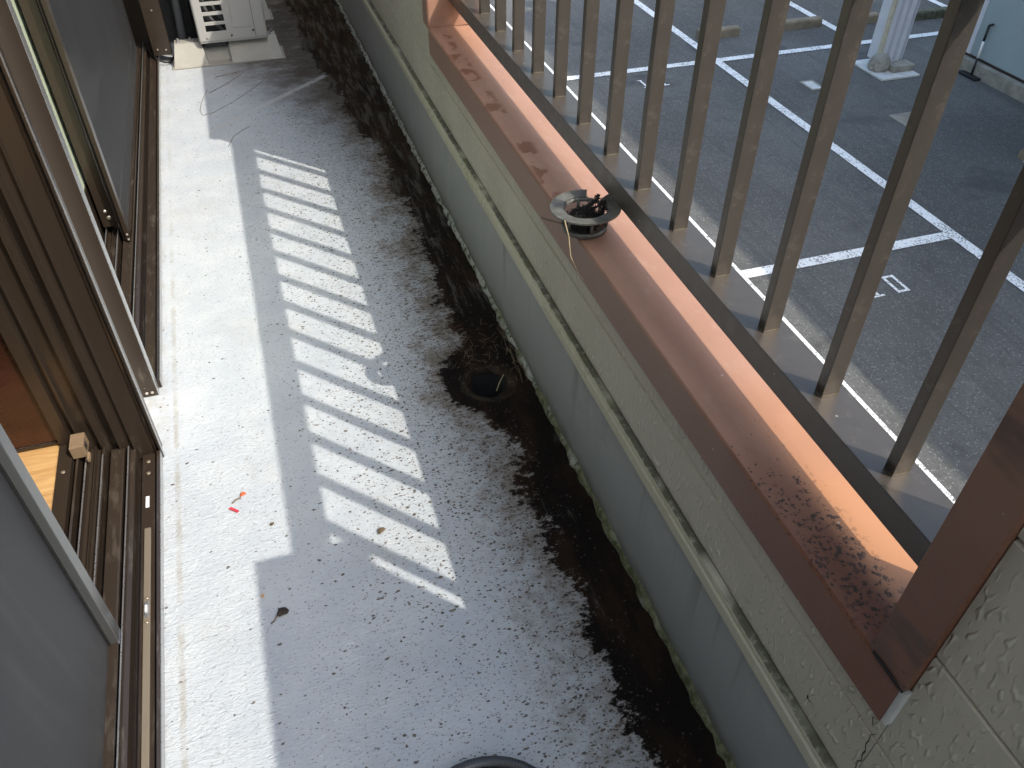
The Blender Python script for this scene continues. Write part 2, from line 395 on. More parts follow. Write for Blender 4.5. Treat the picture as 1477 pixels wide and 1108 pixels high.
def tube(bm, pts, r, n=8, cap=True, r_end=None, uv=False):
    pts = [Vector(p) for p in pts]; rings = []; L = 0; us = []
    up = Vector((0, 0, 1)); prev = None
    for i, p in enumerate(pts):
        t = (pts[min(i+1, len(pts)-1)] - pts[max(i-1, 0)]).normalized()
        s = t.cross(up) if prev is None else prev - t*prev.dot(t)
        if s.length < 1e-4: s = t.cross(Vector((1, 0, 0)))
        s.normalize(); prev = s; w = t.cross(s)
        rr = r if r_end is None else r + (r_end-r)*i/(len(pts)-1)
        rings.append([bm.verts.new(p + (s*math.cos(2*math.pi*k/n) + w*math.sin(2*math.pi*k/n))*rr) for k in range(n)])
        if i: L += (p-pts[i-1]).length
        us.append(L)
    lay = bm.loops.layers.uv.verify() if uv else None
    for i in range(len(rings)-1):
        for k in range(n):
            f = bm.faces.new((rings[i][k], rings[i][(k+1) % n], rings[i+1][(k+1) % n], rings[i+1][k])); f.smooth = True
            if uv:
                for lp, (uu, vv) in zip(f.loops, ((us[i], k/n), (us[i], (k+1)/n), (us[i+1], (k+1)/n), (us[i+1], k/n))): lp[lay].uv = (uu, vv)
    if cap: bm.faces.new(rings[0][::-1]); bm.faces.new(rings[-1])
def disc(bm, c, r, h, n=10, axis='z', dome=.5):
    """little screw head / rivet"""
    c = Vector(c); ax = {'z': ((1, 0, 0), (0, 1, 0), (0, 0, 1)), 'y': ((1, 0, 0), (0, 0, 1), (0, -1, 0)), 'x': ((0, 1, 0), (0, 0, 1), (1, 0, 0))}[axis]
    u, v, w = map(Vector, ax); rings = []
    for rr, hh in ((r, 0), (r, h*.5), (r*.72, h)):
        rings.append([bm.verts.new(c + u*rr*math.cos(6.2832*k/n) + v*rr*math.sin(6.2832*k/n) + w*hh) for k in range(n)])
    for a, b in zip(rings, rings[1:]):
        for k in range(n): bm.faces.new((a[k], a[(k+1) % n], b[(k+1) % n], b[k]))
    bm.faces.new(rings[-1])
def lathe(bm, c, prof, n=32):
    c = Vector(c); rings = [[bm.verts.new(c + Vector((r*math.cos(6.28318*k/n), r*math.sin(6.28318*k/n), z))) for k in range(n)] for r, z in prof]
    for a, b in zip(rings, rings[1:]):
        for k in range(n): f = bm.faces.new((a[k], a[(k+1) % n], b[(k+1) % n], b[k])); f.smooth = True
def sheet(bm, pts, z):
    bm.faces.new([bm.verts.new((x, y, z)) for x, y in pts])
def obj(name, bm, m_, parent=None, root=None, kind=None, smooth=False):
    """parent may be an object; meshes are written in world coordinates"""
    me = bpy.data.meshes.new(name); bmesh.ops.recalc_face_normals(bm, faces=bm.faces[:]); bm.to_mesh(me); bm.free()
    me.materials.append(M[m_])
    if smooth: me.polygons.foreach_set('use_smooth', [True]*len(me.polygons))
    o = bpy.data.objects.new(name, me); C.objects.link(o)
    if parent: attach(o, parent)
    if kind: o['kind'] = kind
    return o
def wloc(o):
    l = o.location.copy()
    while o.parent: l = l + o.matrix_parent_inverse.translation; o = o.parent; l = l + o.location
    return l
def attach(o, p):
    o.parent = p; o.matrix_parent_inverse = Matrix.Translation(-wloc(p))
def thing(name, loc, label, cat, group=None):
    o = bpy.data.objects.new(name, None); C.objects.link(o); o.location = loc; o.empty_display_size = .05
    return tag(o, label, cat, group)
def tag(o, label, cat, group=None):
    o['label'] = label; o['category'] = cat
    if group: o['group'] = group
    return o
def dup(o, parent, delta):
    c = o.copy(); C.objects.link(c); c.parent = parent; c.matrix_parent_inverse = o.matrix_parent_inverse.copy(); c.location = o.location + Vector(delta); return c
def struct(name, bm, m_, parent=None): return obj(name, bm, m_, parent, kind='structure')

# ------------------------------------------------------------------ balcony floor with its drain opening
YN, YF = -1.2, 5.0
DX, DY, DR = .749, 1.394, .043
bm = bmesh.new()
a, b_ = .085, .085
sheet(bm, ((-.046, YN), (.853, YN), (.853, DY-b_), (-.046, DY-b_)), 0)
sheet(bm, ((-.046, DY+b_), (.853, DY+b_), (.853, YF), (-.046, YF)), 0)
sheet(bm, ((-.046, DY-b_), (DX-a, DY-b_), (DX-a, DY+b_), (-.046, DY+b_)), 0)
sheet(bm, ((DX+a, DY-b_), (.853, DY-b_), (.853, DY+b_), (DX+a, DY+b_)), 0)
n = 48; inn, out, mid = [], [], []
for k in range(n):
    t = 2*math.pi*k/n; c, s = math.cos(t), math.sin(t); q = max(abs(c), abs(s))
    rr = DR*(1 + .05*math.sin(3*t+1) + .03*math.sin(7*t))
    inn.append(bm.verts.new((DX+rr*c, DY+rr*s, -.006))); mid.append(bm.verts.new((DX+(rr+.012)*c, DY+(rr+.012)*s, 0)))
    out.append(bm.verts.new((DX+a*c/q, DY+b_*s/q, 0)))
for k in range(n):
    j = (k+1) % n
    bm.faces.new((inn[k], inn[j], mid[j], mid[k])); bm.faces.new((mid[k], mid[j], out[j], out[k]))
floor = struct('balcony_floor', bm, 'floor_paint')
bm = bmesh.new(); lathe(bm, (DX, DY, 0), ((.050, -.0085), (.041, -.013), (.040, -.16), (.001, -.16)), 32)
obj('drain_pipe', bm, 'black', floor)
bm = bmesh.new(); box(bm, -.30, 1.0, YN, YF, -.35, -.17); struct('floor_slab', bm, 'concrete')

# ------------------------------------------------------------------ parapet wall with the railing opening
WX, OX, ZT = .853, 1.0, 1.15
Y0, Y1 = .305, 2.258
wall = thing('parapet_wall', (.92, 1.3, 0), 'low balcony parapet of beige embossed siding over a grey band, with a brown trimmed opening', 'wall')
obj('upstand_panel', B((WX, WX+.02, YN, YF, 0, .268)), 'upstand', wall)
obj('wall_core', B((WX+.02, OX-.016, YN, YF, 0, .48), (WX+.02, OX-.016, YN, Y0-.03, .48, ZT-.01), (WX+.02, OX-.016, Y1+.03, YF, .48, ZT-.01)), 'concrete', wall)
bm = bmesh.new()
extrude(bm, ((WX+.001, .268), (WX-.009, .266), (WX-.013, .270), (WX-.013, .290), (WX-.008, .294), (WX-.011, .299), (WX-.010, .306), (WX+.001, .307)), 'y', YN, YF)
obj('drip_bead', bm, 'bead', wall)
def board(y0, y1, z0, z1, face=WX, t=.018, out=False):
    x0, x1 = (face, face+t) if not out else (face-t, face)
    bm = bmesh.new(); g = .003; s = 1 if not out else -1
    f = x0 if not out else x1; bk = x1 if not out else x0
    extrude(bm, ((bk, z0), (f+s*.004, z0), (f, z0+g), (f, z1-g), (f+s*.004, z1), (bk, z1)), 'y', y0, y1)
    return obj('siding_board', bm, 'siding', wall)
zs_in = (.3075, .421, .601, .781, .961, 1.139)
for y0, y1, zs in ((YN, .254, zs_in), (.255, 2.30, (.3075, .421, .475)), (2.302, 3.9, zs_in), (3.902, YF, zs_in)):
    for za, zb in zip(zs, zs[1:]): board(y0, y1, za, zb-.0015)
zo = [-2.6+.18*i for i in range(18)]
for za, zb in zip(zo, zo[1:]): board(YN-4, YF+4, za, min(zb-.0015, .48), OX, .018, True)
for y0, y1 in ((YN, Y0-.03), (Y1+.03, YF)):
    for za, zb in zip((.4805, .64, .82, 1.0), (.64, .82, 1.0, 1.139)): board(y0, y1, za, zb-.0015, OX, .018, True)
# brown metal sill and jamb trim
bm = bmesh.new()
sx = .843
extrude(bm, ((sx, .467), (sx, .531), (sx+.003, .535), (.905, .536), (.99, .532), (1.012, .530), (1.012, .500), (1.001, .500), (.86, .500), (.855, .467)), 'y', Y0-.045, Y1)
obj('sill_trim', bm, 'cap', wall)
bm = bmesh.new()   # near jamb: casing face, reveal and outer lip; it stands on the sill trim
extrude(bm, ((sx-.001, Y0-.05), (sx-.001, Y0), (sx+.002, Y0+.002), (1.008, Y0+.002), (1.008, Y0-.05), (.999, Y0-.05), (.999, Y0-.02), (WX+.004, Y0-.02), (WX+.002, Y0-.05)), 'z', .5365, ZT-.012)
obj('jamb_trim', bm, 'cap', wall)
bm = bmesh.new()
extrude(bm, ((sx-.001, Y1+.05), (sx-.001, Y1), (sx+.002, Y1-.002), (1.008, Y1-.002), (1.008, Y1+.05), (.999, Y1+.05), (.999, Y1+.02), (WX+.004, Y1+.02), (WX+.002, Y1+.05)), 'z', .5365, ZT-.012)
obj('jamb_trim', bm, 'cap', wall)
for y0, y1 in ((YN, Y0+.034), (Y1-.004, YF)):
    bm = bmesh.new()
    extrude(bm, ((.829, 1.112), (.829, 1.150), (1.024, 1.150), (1.024, 1.112), (1.019, 1.112), (1.019, 1.138), (.834, 1.138), (.834, 1.112)), 'y', y0, y1)
    obj('coping', bm, 'cap', wall)
# pale end piece of the sill trim, sealant in the mitre and rusty lap
obj('trim_end_cap', B((sx+.002, WX, .2525, .2595, .468, .533)), 'lid', wall)
bm = bmesh.new(); tube(bm, ((sx-.001, Y0-.004, .5375), (sx-.002, Y0-.018, .5385), (sx-.0015, Y0-.034, .538), (sx, Y0-.05, .536)), .0022, 6)
obj('sealant', bm, 'root', wall)
# moss and sealant fillet along the foot of the wall
bm = bmesh.new(); N = 420; ring = []
for i in range(N+1):
    y = YN + (YF-YN)*i/N
    w = .009 + .004*math.sin(i*.9)*math.sin(i*.37) + random.uniform(-.0025, .0025); h = .012 + .004*math.sin(i*.53+1) + random.uniform(-.003, .003)
    ring.append([bm.verts.new(v) for v in ((WX-w, y, -.001), (WX-w*.75, y, h*.55), (WX-w*.35, y, h*.95), (WX+.002, y, h*1.15))])
for p, q in zip(ring, ring[1:]):
    for k in range(3): f = bm.faces.new((p[k], p[k+1], q[k+1], q[k])); f.smooth = True
o = obj('moss_fillet', bm, 'moss', wall); o['kind'] = 'stuff'
# cracks in the siding
def ribbon(name, pts, w, x, m_, parent):
    bm = bmesh.new(); L = []
    for i, (y, z) in enumerate(pts):
        ww = w*(.35 + .65*math.sin(math.pi*(i+.4)/(len(pts)))) ; L.append((bm.verts.new((x, y-ww, z)), bm.verts.new((x, y+ww, z))))
    for p, q in zip(L, L[1:]): bm.faces.new((p[0], p[1], q[1], q[0]))
    return obj(name, bm, m_, parent)
ribbon('crack', ((.2665, .450), (.272, .445), (.269, .438), (.267, .433)), .0007, WX-.0004, 'crack', wall)
ribbon('crack', ((.2595, .431), (.2605, .426), (.2635, .421), (.2625, .414), (.2618, .408), (.2625, .401), (.2605, .394), (.2585, .389), (.2595, .383), (.2588, .377), (.2562, .371), (.2578, .366), (.2600, .362), (.2585, .356), (.2572, .349), (.2590, .342), (.2585, .335)), .0008, WX-.0004, 'crack', wall)
ribbon('crack', ((.352, .344), (.350, .338), (.344, .341), (.337, .339)), .0022, WX-.0004, 'crack', wall)

# ------------------------------------------------------------------ railing
RX0, RX1, RZ0, RZ1 = .899, .9565, .607, .646
rail = thing('railing', (.93, 1.28, .607), 'bronze aluminium railing of flat upright bars above the brown sill', 'railing')
obj('bottom_rail', B((RX0, RX1, Y0+.003, Y1-.003, RZ0, RZ1), bev=.0012), 'rail', rail)
obj('handrail', B((RX0, RX1, Y0+.036, Y1-.006, 1.112, 1.150), bev=.003), 'rail', rail)
b0 = obj('baluster', B((.917, .941, .426, .440, RZ1, 1.1125), bev=.0008), 'rail', rail)
for k in range(1, 14): dup(b0, rail, (0, .1304*k, 0))
for y in (Y0+.0035, Y1-.0035-.03):
    obj('rail_bracket', B((.91, .945, y, y+.03, .598, .6068)), 'rail', rail)

# ------------------------------------------------------------------ house wall on the left
house = thing('house_wall', (-.12, 1.5, 0), 'white house wall framing the two brown sliding windows beside the balcony', 'wall')
obj('wall_face', B((-.30, -.045, 1.394, 1.600, -.1, 2.06), (-.30, -.045, 3.925, YF, -.1, 2.06), (-.30, -.045, YN-3, YF+.1, 2.062, 4.2)), 'house_white', house)
obj('end_wall', B((-.30, WX, YF, YF+.1, -.2, 1.9)), 'dark_wall', house)
obj('lower_facade', B((OX-.16, OX-.02, YN-4, YF+4, -2.9, -.36)), 'house_white', house)

SILL = ((.007, 0), (.007, .022), (.001, .0235), (.001, .005), (-.004, .005), (-.004, .0170), (-.029, .0172), (-.030, .005), (-.0365, .005), (-.037, .040),
        (-.045, .042), (-.0455, .054), (-.048, .054), (-.0485, .030), (-.0555, .030), (-.056, .049), (-.059, .051), (-.081, .053), (-.0815, .034), (-.0885, .034),
        (-.089, .067), (-.092, .072), (-.0925, .058), (-.104, .060), (-.1045, .071), (-.1065, .071), (-.107, .062), (-.117, .064), (-.1175, .080), (-.1205, .080), (-.121, .050), (-.131, .050),
        (-.1315, .086), (-.135, .088), (-.1355, .066), (-.1425, .066), (-.143, .090), (-.168, .092), (-.168, 0))
def sill_part(parent, y0, y1):
    bm = bmesh.new(); extrude(bm, SILL, 'y', y0, y1); o = obj('track_sill', bm, 'frame', parent)
    e = 1
    # bright worn tips of the rails and the lip
    bm = B((-.0478, -.0456, y0+.002, y1-.002, .0541, .0552), (-.0919, -.0893, y0+.002, y1-.03, .0722, .0731), (-.1203, -.1177, y0+.002, y1-.04, .0802, .0812))
    obj('rail_tip', bm, 'silver', parent)
    obj('drip_lip', B((.0071, .0085, y0, y1, .003, .0232)), 'silver', parent)
    return o
def jamb_profile(s):   # s = +1: body lies on +y side of the reveal
    base = ((.006, 0), (.0095, 0), (.0095, .016), (.001, .016), (.001, .008), (-.004, .010), (-.004, .014), (-.038, .014), (-.0385, .004), (-.0405, .004), (-.041, .014), (-.059, .014),
            (-.0595, -.008), (-.063, -.008), (-.0635, .016), (-.083, .016), (-.0835, .006), (-.0865, .006), (-.087, .002), (-.098, .002), (-.0985, .016), (-.129, .018), (-.1295, .004), (-.133, .004), (-.1335, .018),
            (-.145, .018), (-.1455, .002), (-.168, .002), (-.168, .05), (.006, .05))
    return base
# ---- near window
nw = thing('sliding_window', (-.08, .5, 0), 'brown aluminium sliding window nearest the camera, standing open onto a wood floor', 'window')
sill_part(nw, -1.0, 1.374)
bm = bmesh.new(); extrude(bm, [(x, 1.374+y*.85) for x, y in jamb_profile(1)], 'z', .0, 2.0); obj('side_jamb', bm, 'frame', nw)
obj('jamb_edge', B((.0098, .0112, 1.3755, 1.3815, .0, 2.0)), 'silver', nw)
obj('head_frame', B((-.168, .006, -1.0, 1.394, 2.001, 2.06)), 'frame', nw)
obj('guide_strip', B((-.0225, -.0105, -.6, 1.165, .0174, .0215), bev=.001), 'frame_light', nw)
def catch(y):
    o = obj('catch', B((-.0205, -.0125, y-.017, y+.017, .0216, .0232), bev=.0007), 'silver', nw)
    obj('catch_tongue', B((-.0185, -.0145, y-.006, y+.008, .0233, .0262)), 'white_plastic', o)
    bm = bmesh.new(); disc(bm, (-.0165, y-.026, .0217), .0035, .0015); disc(bm, (-.0165, y+.026, .0217), .0035, .0015); obj('screw', bm, 'frame_light', o)
catch(.972)
obj('track_label', B((-.0215, -.0145, 1.222, 1.252, .0173, .0182)), 'white_plastic', nw)
for x, y in ((-.017, 1.352), (-.017, 1.318), (-.156, 1.295)):
    bm = bmesh.new(); disc(bm, (x, y, .0174 if x > -.1 else .0917), .0042, .002, 12); obj('screw', bm, 'frame_light', nw)
ss_ = obj('screen_sash', B((-.068, -.048, .890, .918, .0565, 1.99), bev=.001), 'stile', nw)
obj('bottom_bar', B((-.067, -.050, -.6, .890, .0565, .0625)), 'frame', ss_)
obj('screen_mesh', B((-.0655, -.0645, -.6, .890, .0626, 1.97)), 'screen_dense', ss_)
obj('gasket', B((-.0640, -.0605, .8865, .8898, .0626, 1.97)), 'black_rubber', ss_)
# ---- far window (its sill is a copy of the near one's shape)
fw = thing('sliding_window', (-.08, 2.7, 0), 'brown aluminium sliding window further along, closed by a dark grey insect screen', 'window')
sill_part(fw, 1.612, 3.866)
obj('side_jamb', B((-.049, -.001, 1.585, 1.611, .001, 2.0), bev=.001), 'frame', fw)
obj('jamb_edge', B((-.0008, .0006, 1.5852, 1.6108, .001, 2.0)), 'silver', fw)
for x in (-.012, -.024):
    bm = bmesh.new(); disc(bm, (x, 1.5849, .012), .0036, .002, 10, 'y'); obj('screw', bm, 'screw', fw)
bm = bmesh.new(); extrude(bm, [(x, 3.87+y*.5) for x, y in jamb_profile(1)], 'z', .0, 2.0); obj('side_jamb', bm, 'frame', fw)
obj('head_frame', B((-.168, .006, 1.585, 3.896, 2.001, 2.06)), 'frame', fw)
gs = obj('glass_sash', B((-.123, -.086, 2.250, 2.285, .0895, 1.99), (-.118, -.091, 2.285, 3.80, .0895, .150), bev=.001), 'frame', fw)
for x, z, r_ in ((-.108, .118, .006), (-.113, .138, .005)):
    bm = bmesh.new(); disc(bm, (x+.008, 2.2499, z), r_, .003, 14, 'y'); obj('rivet', bm, 'screw', gs)
obj('pane', B((-.1065, -.1025, 2.285, 3.80, .150, 1.97)), 'glass', gs)
s2 = obj('screen_sash', B((-.0775, -.0755, 2.222, 2.246, .0565, 1.99), (-.0690, -.0590, 2.214, 2.246, .0565, 1.99)), 'frame', fw)
obj('sash_channel', B((-.0754, -.0691, 2.228, 2.246, .0565, 1.99)), 'frame_dark', s2)
obj('edge_bar', B((-.0688, -.0665, 2.2465, 2.2530, .0565, 1.99)), 'silver', s2)
obj('bottom_bar', B((-.0690, -.0570, 2.2535, 3.74, .0565, .0675)), 'frame', s2)
obj('screen_mesh', B((-.0660, -.0650, 2.2535, 3.74, .0676, 1.97)), 'screen', s2)
for z in (.078, .062):
    bm = bmesh.new(); disc(bm, (-.064, 2.2139, z), .0035, .003, 10, 'y'); obj('screw', bm, 'screw', s2)
bs = obj('back_sash', B((-.145, -.1275, 1.64, 1.70, .0935, 1.99), (-.143, -.1295, 1.70, 2.46, .0935, .215), (-.145, -.1275, 2.4605, 2.52, .0935, 1.99), bev=.001), 'frame', fw)
obj('pane', B((-.1380, -.1335, 1.70, 2.46, .215, 1.97)), 'frost', bs)

# brown shutter guide post beyond the far window
gp = thing('guide_post', (.03, 3.76, .03), 'brown metal post beside the air conditioner at the end of the windows', 'post')
obj('post_face', B((-.008, .066, 3.752, 3.79, .03, 2.3), bev=.002), 'frame', gp)
for x, z in ((.045, .052), (.012, .055), (.03, .21)):
    bm = bmesh.new(); disc(bm, (x, 3.7515, z), .004, .003, 10, 'y'); obj('screw', bm, 'screw', gp)

# room behind the near window
bm = bmesh.new()
room = struct('interior_floor', B((-2.0, -.1705, -1.0, 1.46, .02, .070)), 'wood')
yy = -1.0; k = 0
while yy < 1.45:
    w = .075
    obj('plank', B((-1.9, -.1705, yy+.0008, min(yy+w, 1.46)-.0008, .0705, .0845), bev=.0012), 'wood', room); yy += w
ij = thing('interior_jamb', (-.35, 1.42, .085), 'dark reddish brown interior window jamb above the wood floor', 'jamb')
obj('jamb_board', B((-.60, -.1585, 1.390, 1.425, .0925, 2.0), bev=.002), 'red_wood', ij)
obj('skirting', B((-.60, -.1700, 1.386, 1.3898, .0848, .0920)), 'frame', ij)
st = thing('window_stopper', (-.12, 1.345, .09), 'small tan plastic block sitting in the window track at the jamb', 'stopper')
obj('block', B((-.140, -.113, 1.329, 1.372, .0885, .118), bev=.001), 'beige_plastic', st)
obj('slot', B((-.1129, -.1122, 1.338, 1.352, .098, .112)), 'black', st)
obj('tab', B((-.1119, -.1065, 1.312, 1.3325, .0885, .098), bev=.0008), 'beige_plastic', st)
obj('room_wall', B((-2.05, -2.0, -1.2, 4.2, -.1, 2.3), (-2.0, -.31, -1.2, -1.15, -.1, 2.3), (-2.0, -.31, 4.1, 4.15, -.1, 2.3), (-2.05, -.05, -1.2, 4.15, 2.305, 2.35), (-2.0, -.31, 1.50, 1.56, -.1, 2.3), (-2.0, -.18, 1.57, 4.1, .02, .07)), 'red_wood', house)

# ------------------------------------------------------------------ air conditioner at the far end
ac = thing('air_conditioner', (.325, 4.05, .09), 'white outdoor air conditioner unit standing on plastic feet at the far end', 'air conditioner')
AX0, AX1, AY0, AY1, AZ0, AZ1 = .186, .465, 3.68, 4.45, .092, .66
t = .004
bm = bmesh.new()
NS = 12; z0 = .128; P_, SH = .0385, .0255
sx0, sx1 = .223, .303
# near face built round its slots
box(bm, AX0+.010, sx0, AY0, AY0+t, AZ0, AZ1); box(bm, sx1, AX1-.012, AY0, AY0+t, AZ0, AZ1)
prev = AZ0
for i in range(NS):
    za = z0 + P_*i; box(bm, sx0, sx1, AY0, AY0+t, prev, za); prev = za+SH
box(bm, sx0, sx1, AY0, AY0+t, prev, AZ1)
casing = obj('casing', bm, 'ac', ac)
bm = bmesh.new()
def arc(cx, cy, r, a0, a1, n=6): return [(cx+r*math.cos(R(a0+(a1-a0)*i/n)), cy+r*math.sin(R(a0+(a1-a0)*i/n))) for i in range(n+1)]
prof = arc(AX0+.010, AY0+.010, .010, 270, 180) + arc(AX0+.012, AY1-.012, .012, 180, 90) + arc(AX1-.012, AY1-.012, .012, 90, 0) + arc(AX1-.012, AY0+.012, .012, 0, -90)
inner = [(x+(.004 if x < .3 else -.004), min(max(y, AY0+.004), AY1-.004)) for x, y in prof]
extrude(bm, prof + inner[::-1], 'z', AZ0, AZ1)
obj('shell', bm, 'ac', ac, smooth=False)
obj('top_cover', B((AX0-.004, AX1+.004, AY0-.004, AY1+.004, AZ1+.0005, AZ1+.018), bev=.004), 'ac', ac)
obj('bottom_pan', B((AX0+.004, AX1-.004, AY0+.003, AY1-.004, AZ0-.010, AZ0-.0005), bev=.002), 'ac', ac)
obj('fan_housing', B((sx0-.02, sx1+.03, AY0+.055, AY0+.06, AZ0+.01, AZ1-.01)), 'ac_dark', ac)
bm = bmesh.new()
for rr in (.115, .082, .05):
    pts = [(sx1+.045+rr*math.cos(R(q)), AY0+.035, .245+rr*1.25*math.sin(R(q))) for q in range(60, 301, 12)]
    tube(bm, pts, .008, 6)
for q in range(0, 360, 72):
    pts = [(sx1+.045+rr*math.cos(R(q+rr*300)), AY0+.045, .245+rr*1.2*math.sin(R(q+rr*300))) for rr in (.02, .05, .08, .11)]
    tube(bm, pts, .007, 6)
obj('fan_guard', bm, 'ac_fan', ac)
obj('access_panel', B((.332, .404, AY0-.0022, AY0-.0002, .137, .60), bev=.0008), 'ac', ac)
obj('panel_seam', B((.4155, .4172, AY0-.0006, AY0+.001, AZ0, AZ1)), 'ac_dark', ac)
for x, z in ((.222, .105), (.320, .107), (.409, .119), (.427, .125)):
    bm = bmesh.new(); disc(bm, (x, AY0-.0002, z), .0042, .0025, 10, 'y'); obj('screw', bm, 'ac_dark' if x > .3 and x < .42 else 'screw', ac)
def plastic_base(y, label):
    b = thing('equipment_stand', (.29, y, 0), label, 'stand', 'plastic feet under the air conditioner')
    bm = bmesh.new()
    # flange, two tapered blocks and a recessed middle
    def taper(x0, x1, tx0, tx1, y0, y1, ty0, ty1, z0, z1):
        lo = [bm.verts.new(v) for v in ((x0, y0, z0), (x1, y0, z0), (x1, y1, z0), (x0, y1, z0))]; hi = [bm.verts.new(v) for v in ((tx0, ty0, z1), (tx1, ty0, z1), (tx1, ty1, z1), (tx0, ty1, z1))]
        bm.faces.new(lo[::-1]); bm.faces.new(hi)
        for i in range(4): bm.faces.new((lo[i], lo[(i+1) % 4], hi[(i+1) % 4], hi[i]))
    box(bm, .058, .520, y, y+.15, 0, .006, bev=.0015)
    taper(.066, .205, .085, .190, y+.008, y+.142, y+.066, y+.116, .0061, .082)
    taper(.300, .510, .300, .497, y+.008, y+.142, y+.066, y+.116, .0061, .082)
    taper(.205, .300, .190, .300, y+.045, y+.122, y+.078, y+.106, .0061, .056)
    obj('base_body', bm, 'base_plastic', b)
    obj('mount_bar', B((.205, .292, y+.060, y+.106, .0563, .078)), 'ac_dark', b)
    for x in (.100, .150, .482):
        bm = bmesh.new(); disc(bm, (x, y+.092, .0822), .011, .004, 12); disc(bm, (x, y+.092, .0863), .0065, .010, 8); obj('bolt', bm, 'silver', b)
plastic_base(3.648, 'cream plastic foot under the near end of the air conditioner, partly sunlit')
plastic_base(4.165, 'cream plastic foot under the far end of the air conditioner, mostly hidden behind it')
tag(obj('gap_shade_board', B((-.044, .176, 3.99, 4.01, .004, 1.3)), 'dark_wall'), 'dark board added to darken the gap behind the pipes between post and air conditioner', 'board')  # added board, its dark colour gives the shade of the gap
bm = bmesh.new(); tube(bm, [(.110+.012*math.sin(i*.35), 3.88+.005*i, .02+.055*i) for i in range(16)], .017, 10)
tag(obj('insulated_pipe', bm, 'pipe_grey'), 'thick grey insulated pipe rising behind the brown post', 'pipe')
for i, (x, lb) in enumerate(((.128, 'thin grey pipe beside the thick insulated one left of the air conditioner'), (.160, 'thin grey pipe closest to the air conditioner casing'))):
    bm = bmesh.new(); tube(bm, ((x, 3.95, .002), (x+.002, 3.95, .4), (x-.004, 3.955, 1.0)), .005, 8); tag(obj('refrigerant_pipe', bm, 'pipe_grey'), lb, 'pipe')
bm = bmesh.new(); tube(bm, ((-.02, 3.81, .04), (.0, 3.73, .022), (.03, 3.715, .014), (.05, 3.72, .010), (.07, 3.80, .010), (.08, 3.95, .010)), .004, 8)
tag(obj('cable', bm, 'black_rubber'), 'black cable lying at the foot of the brown post', 'cable')

# ------------------------------------------------------------------ garden hose coil at the bottom
bm = bmesh.new(); pts = []
for i in range(0, 36*3+1):
    a = i/36*2*math.pi; k = i/36
    rr = .130 - .014*k + .004*math.sin(a*1.7); zz = .010 + .009*max(0, 1-abs(k-1.2)) + .004*math.sin(a*2)
    pts.append((.452 + rr*math.cos(a+2.2), .423 + rr*1.0*math.sin(a+2.2) - .006*k, max(zz, .0100)))
tube(bm, pts, .0098, 14, uv=True)
tag(obj('garden_hose', bm, 'hose'), 'black braided garden hose coiled on the white floor', 'hose')

# ------------------------------------------------------------------ drain strainer lying on the sill, with dried roots
SXc, SYc, SZ = .866, 1.166, .537
stn = thing('drain_strainer', (SXc, SYc, SZ), 'round grey drain strainer lifted out and set on the brown sill', 'strainer')
bm = bmesh.new(); n = 56; ro, ri = .0625, .040
tilt = lambda x, y: .040 + (x*.02 - y*.03)
ringv = []
for k in range(n-5):                                      # a notch is left open in the flange
    a = 2*math.pi*k/n + 1.15; c, s = math.cos(a), math.sin(a)
    row = []
    for rr, dz in ((ri, 0), (ro, .002), (ro, -.001), (ri, -.003)):
        x, y = rr*c, rr*s; row.append(bm.verts.new((SXc+x, SYc+y, SZ+tilt(x, y)+dz)))
    ringv.append(row)
for p, q in zip(ringv, ringv[1:]):
    for j in range(4): bm.faces.new((p[j], p[(j+1) % 4], q[(j+1) % 4], q[j]))
bm.faces.new(ringv[0]); bm.faces.new(ringv[-1][::-1])
obj('flange', bm, 'strainer', stn)
def hoop(z, r, h, w):
    bm = bmesh.new(); lathe(bm, (SXc, SYc, z), ((r-w, 0), (r, 0), (r, h), (r-w, h), (r-w, 0)), 40); return bm
obj('base_ring', hoop(SZ, .041, .009, .004), 'strainer', stn); obj('upper_ring', hoop(SZ+.030, .041, .007, .003), 'strainer', stn)
for k in range(6):
    a = 2*math.pi*k/6 + .45; x, y = SXc+.0395*math.cos(a), SYc+.0395*math.sin(a)
    bm = bmesh.new(); tube(bm, ((x, y, SZ+.009), (x, y, SZ+.0305)), .0032, 6); obj('cage_bar', bm, 'strainer', stn)
bm = bmesh.new()
bmesh.ops.create_icosphere(bm, subdivisions=4, radius=.027)
for v in bm.verts:
    k = 1 + .14*math.sin(v.co.x*260+1)*math.sin(v.co.y*310) + .10*math.sin(v.co.z*500+v.co.x*420) + random.uniform(-.07, .07)
    v.co = Vector((v.co.x*k*1.02, v.co.y*k*.98, max(v.co.z*.62*k, -.018))) + Vector((SXc-.006, SYc-.009, SZ+.0165))
def branch(p, d, L, r0, n, wob):
    pts = [Vector(p)]; d = Vector(d).normalized()
    for i in range(n):
        d = (d + Vector((random.uniform(-wob, wob), random.uniform(-wob, wob), random.uniform(-wob, wob)*.6))).normalized(); pts.append(pts[-1] + d*L/n)
    tube(bm, pts, r0, 6, r_end=r0*.45); return pts
for p, d, L, r0 in (((SXc-.004, SYc+.002, SZ+.034), (.8, .35, .30), .055, .0048), ((SXc+.018, SYc-.024, SZ+.028), (.55, .75, .55), .040, .0036), ((SXc-.01, SYc-.01, SZ+.034), (.9, .1, .25), .045, .0030)):
    for q in branch(p, d, L, r0, 12, .22):
        for _ in range(5): branch(q, (random.uniform(-1, 1), random.uniform(-1, 1), random.uniform(-.5, .8)), random.uniform(.004, .009), .0014, 3, .5)
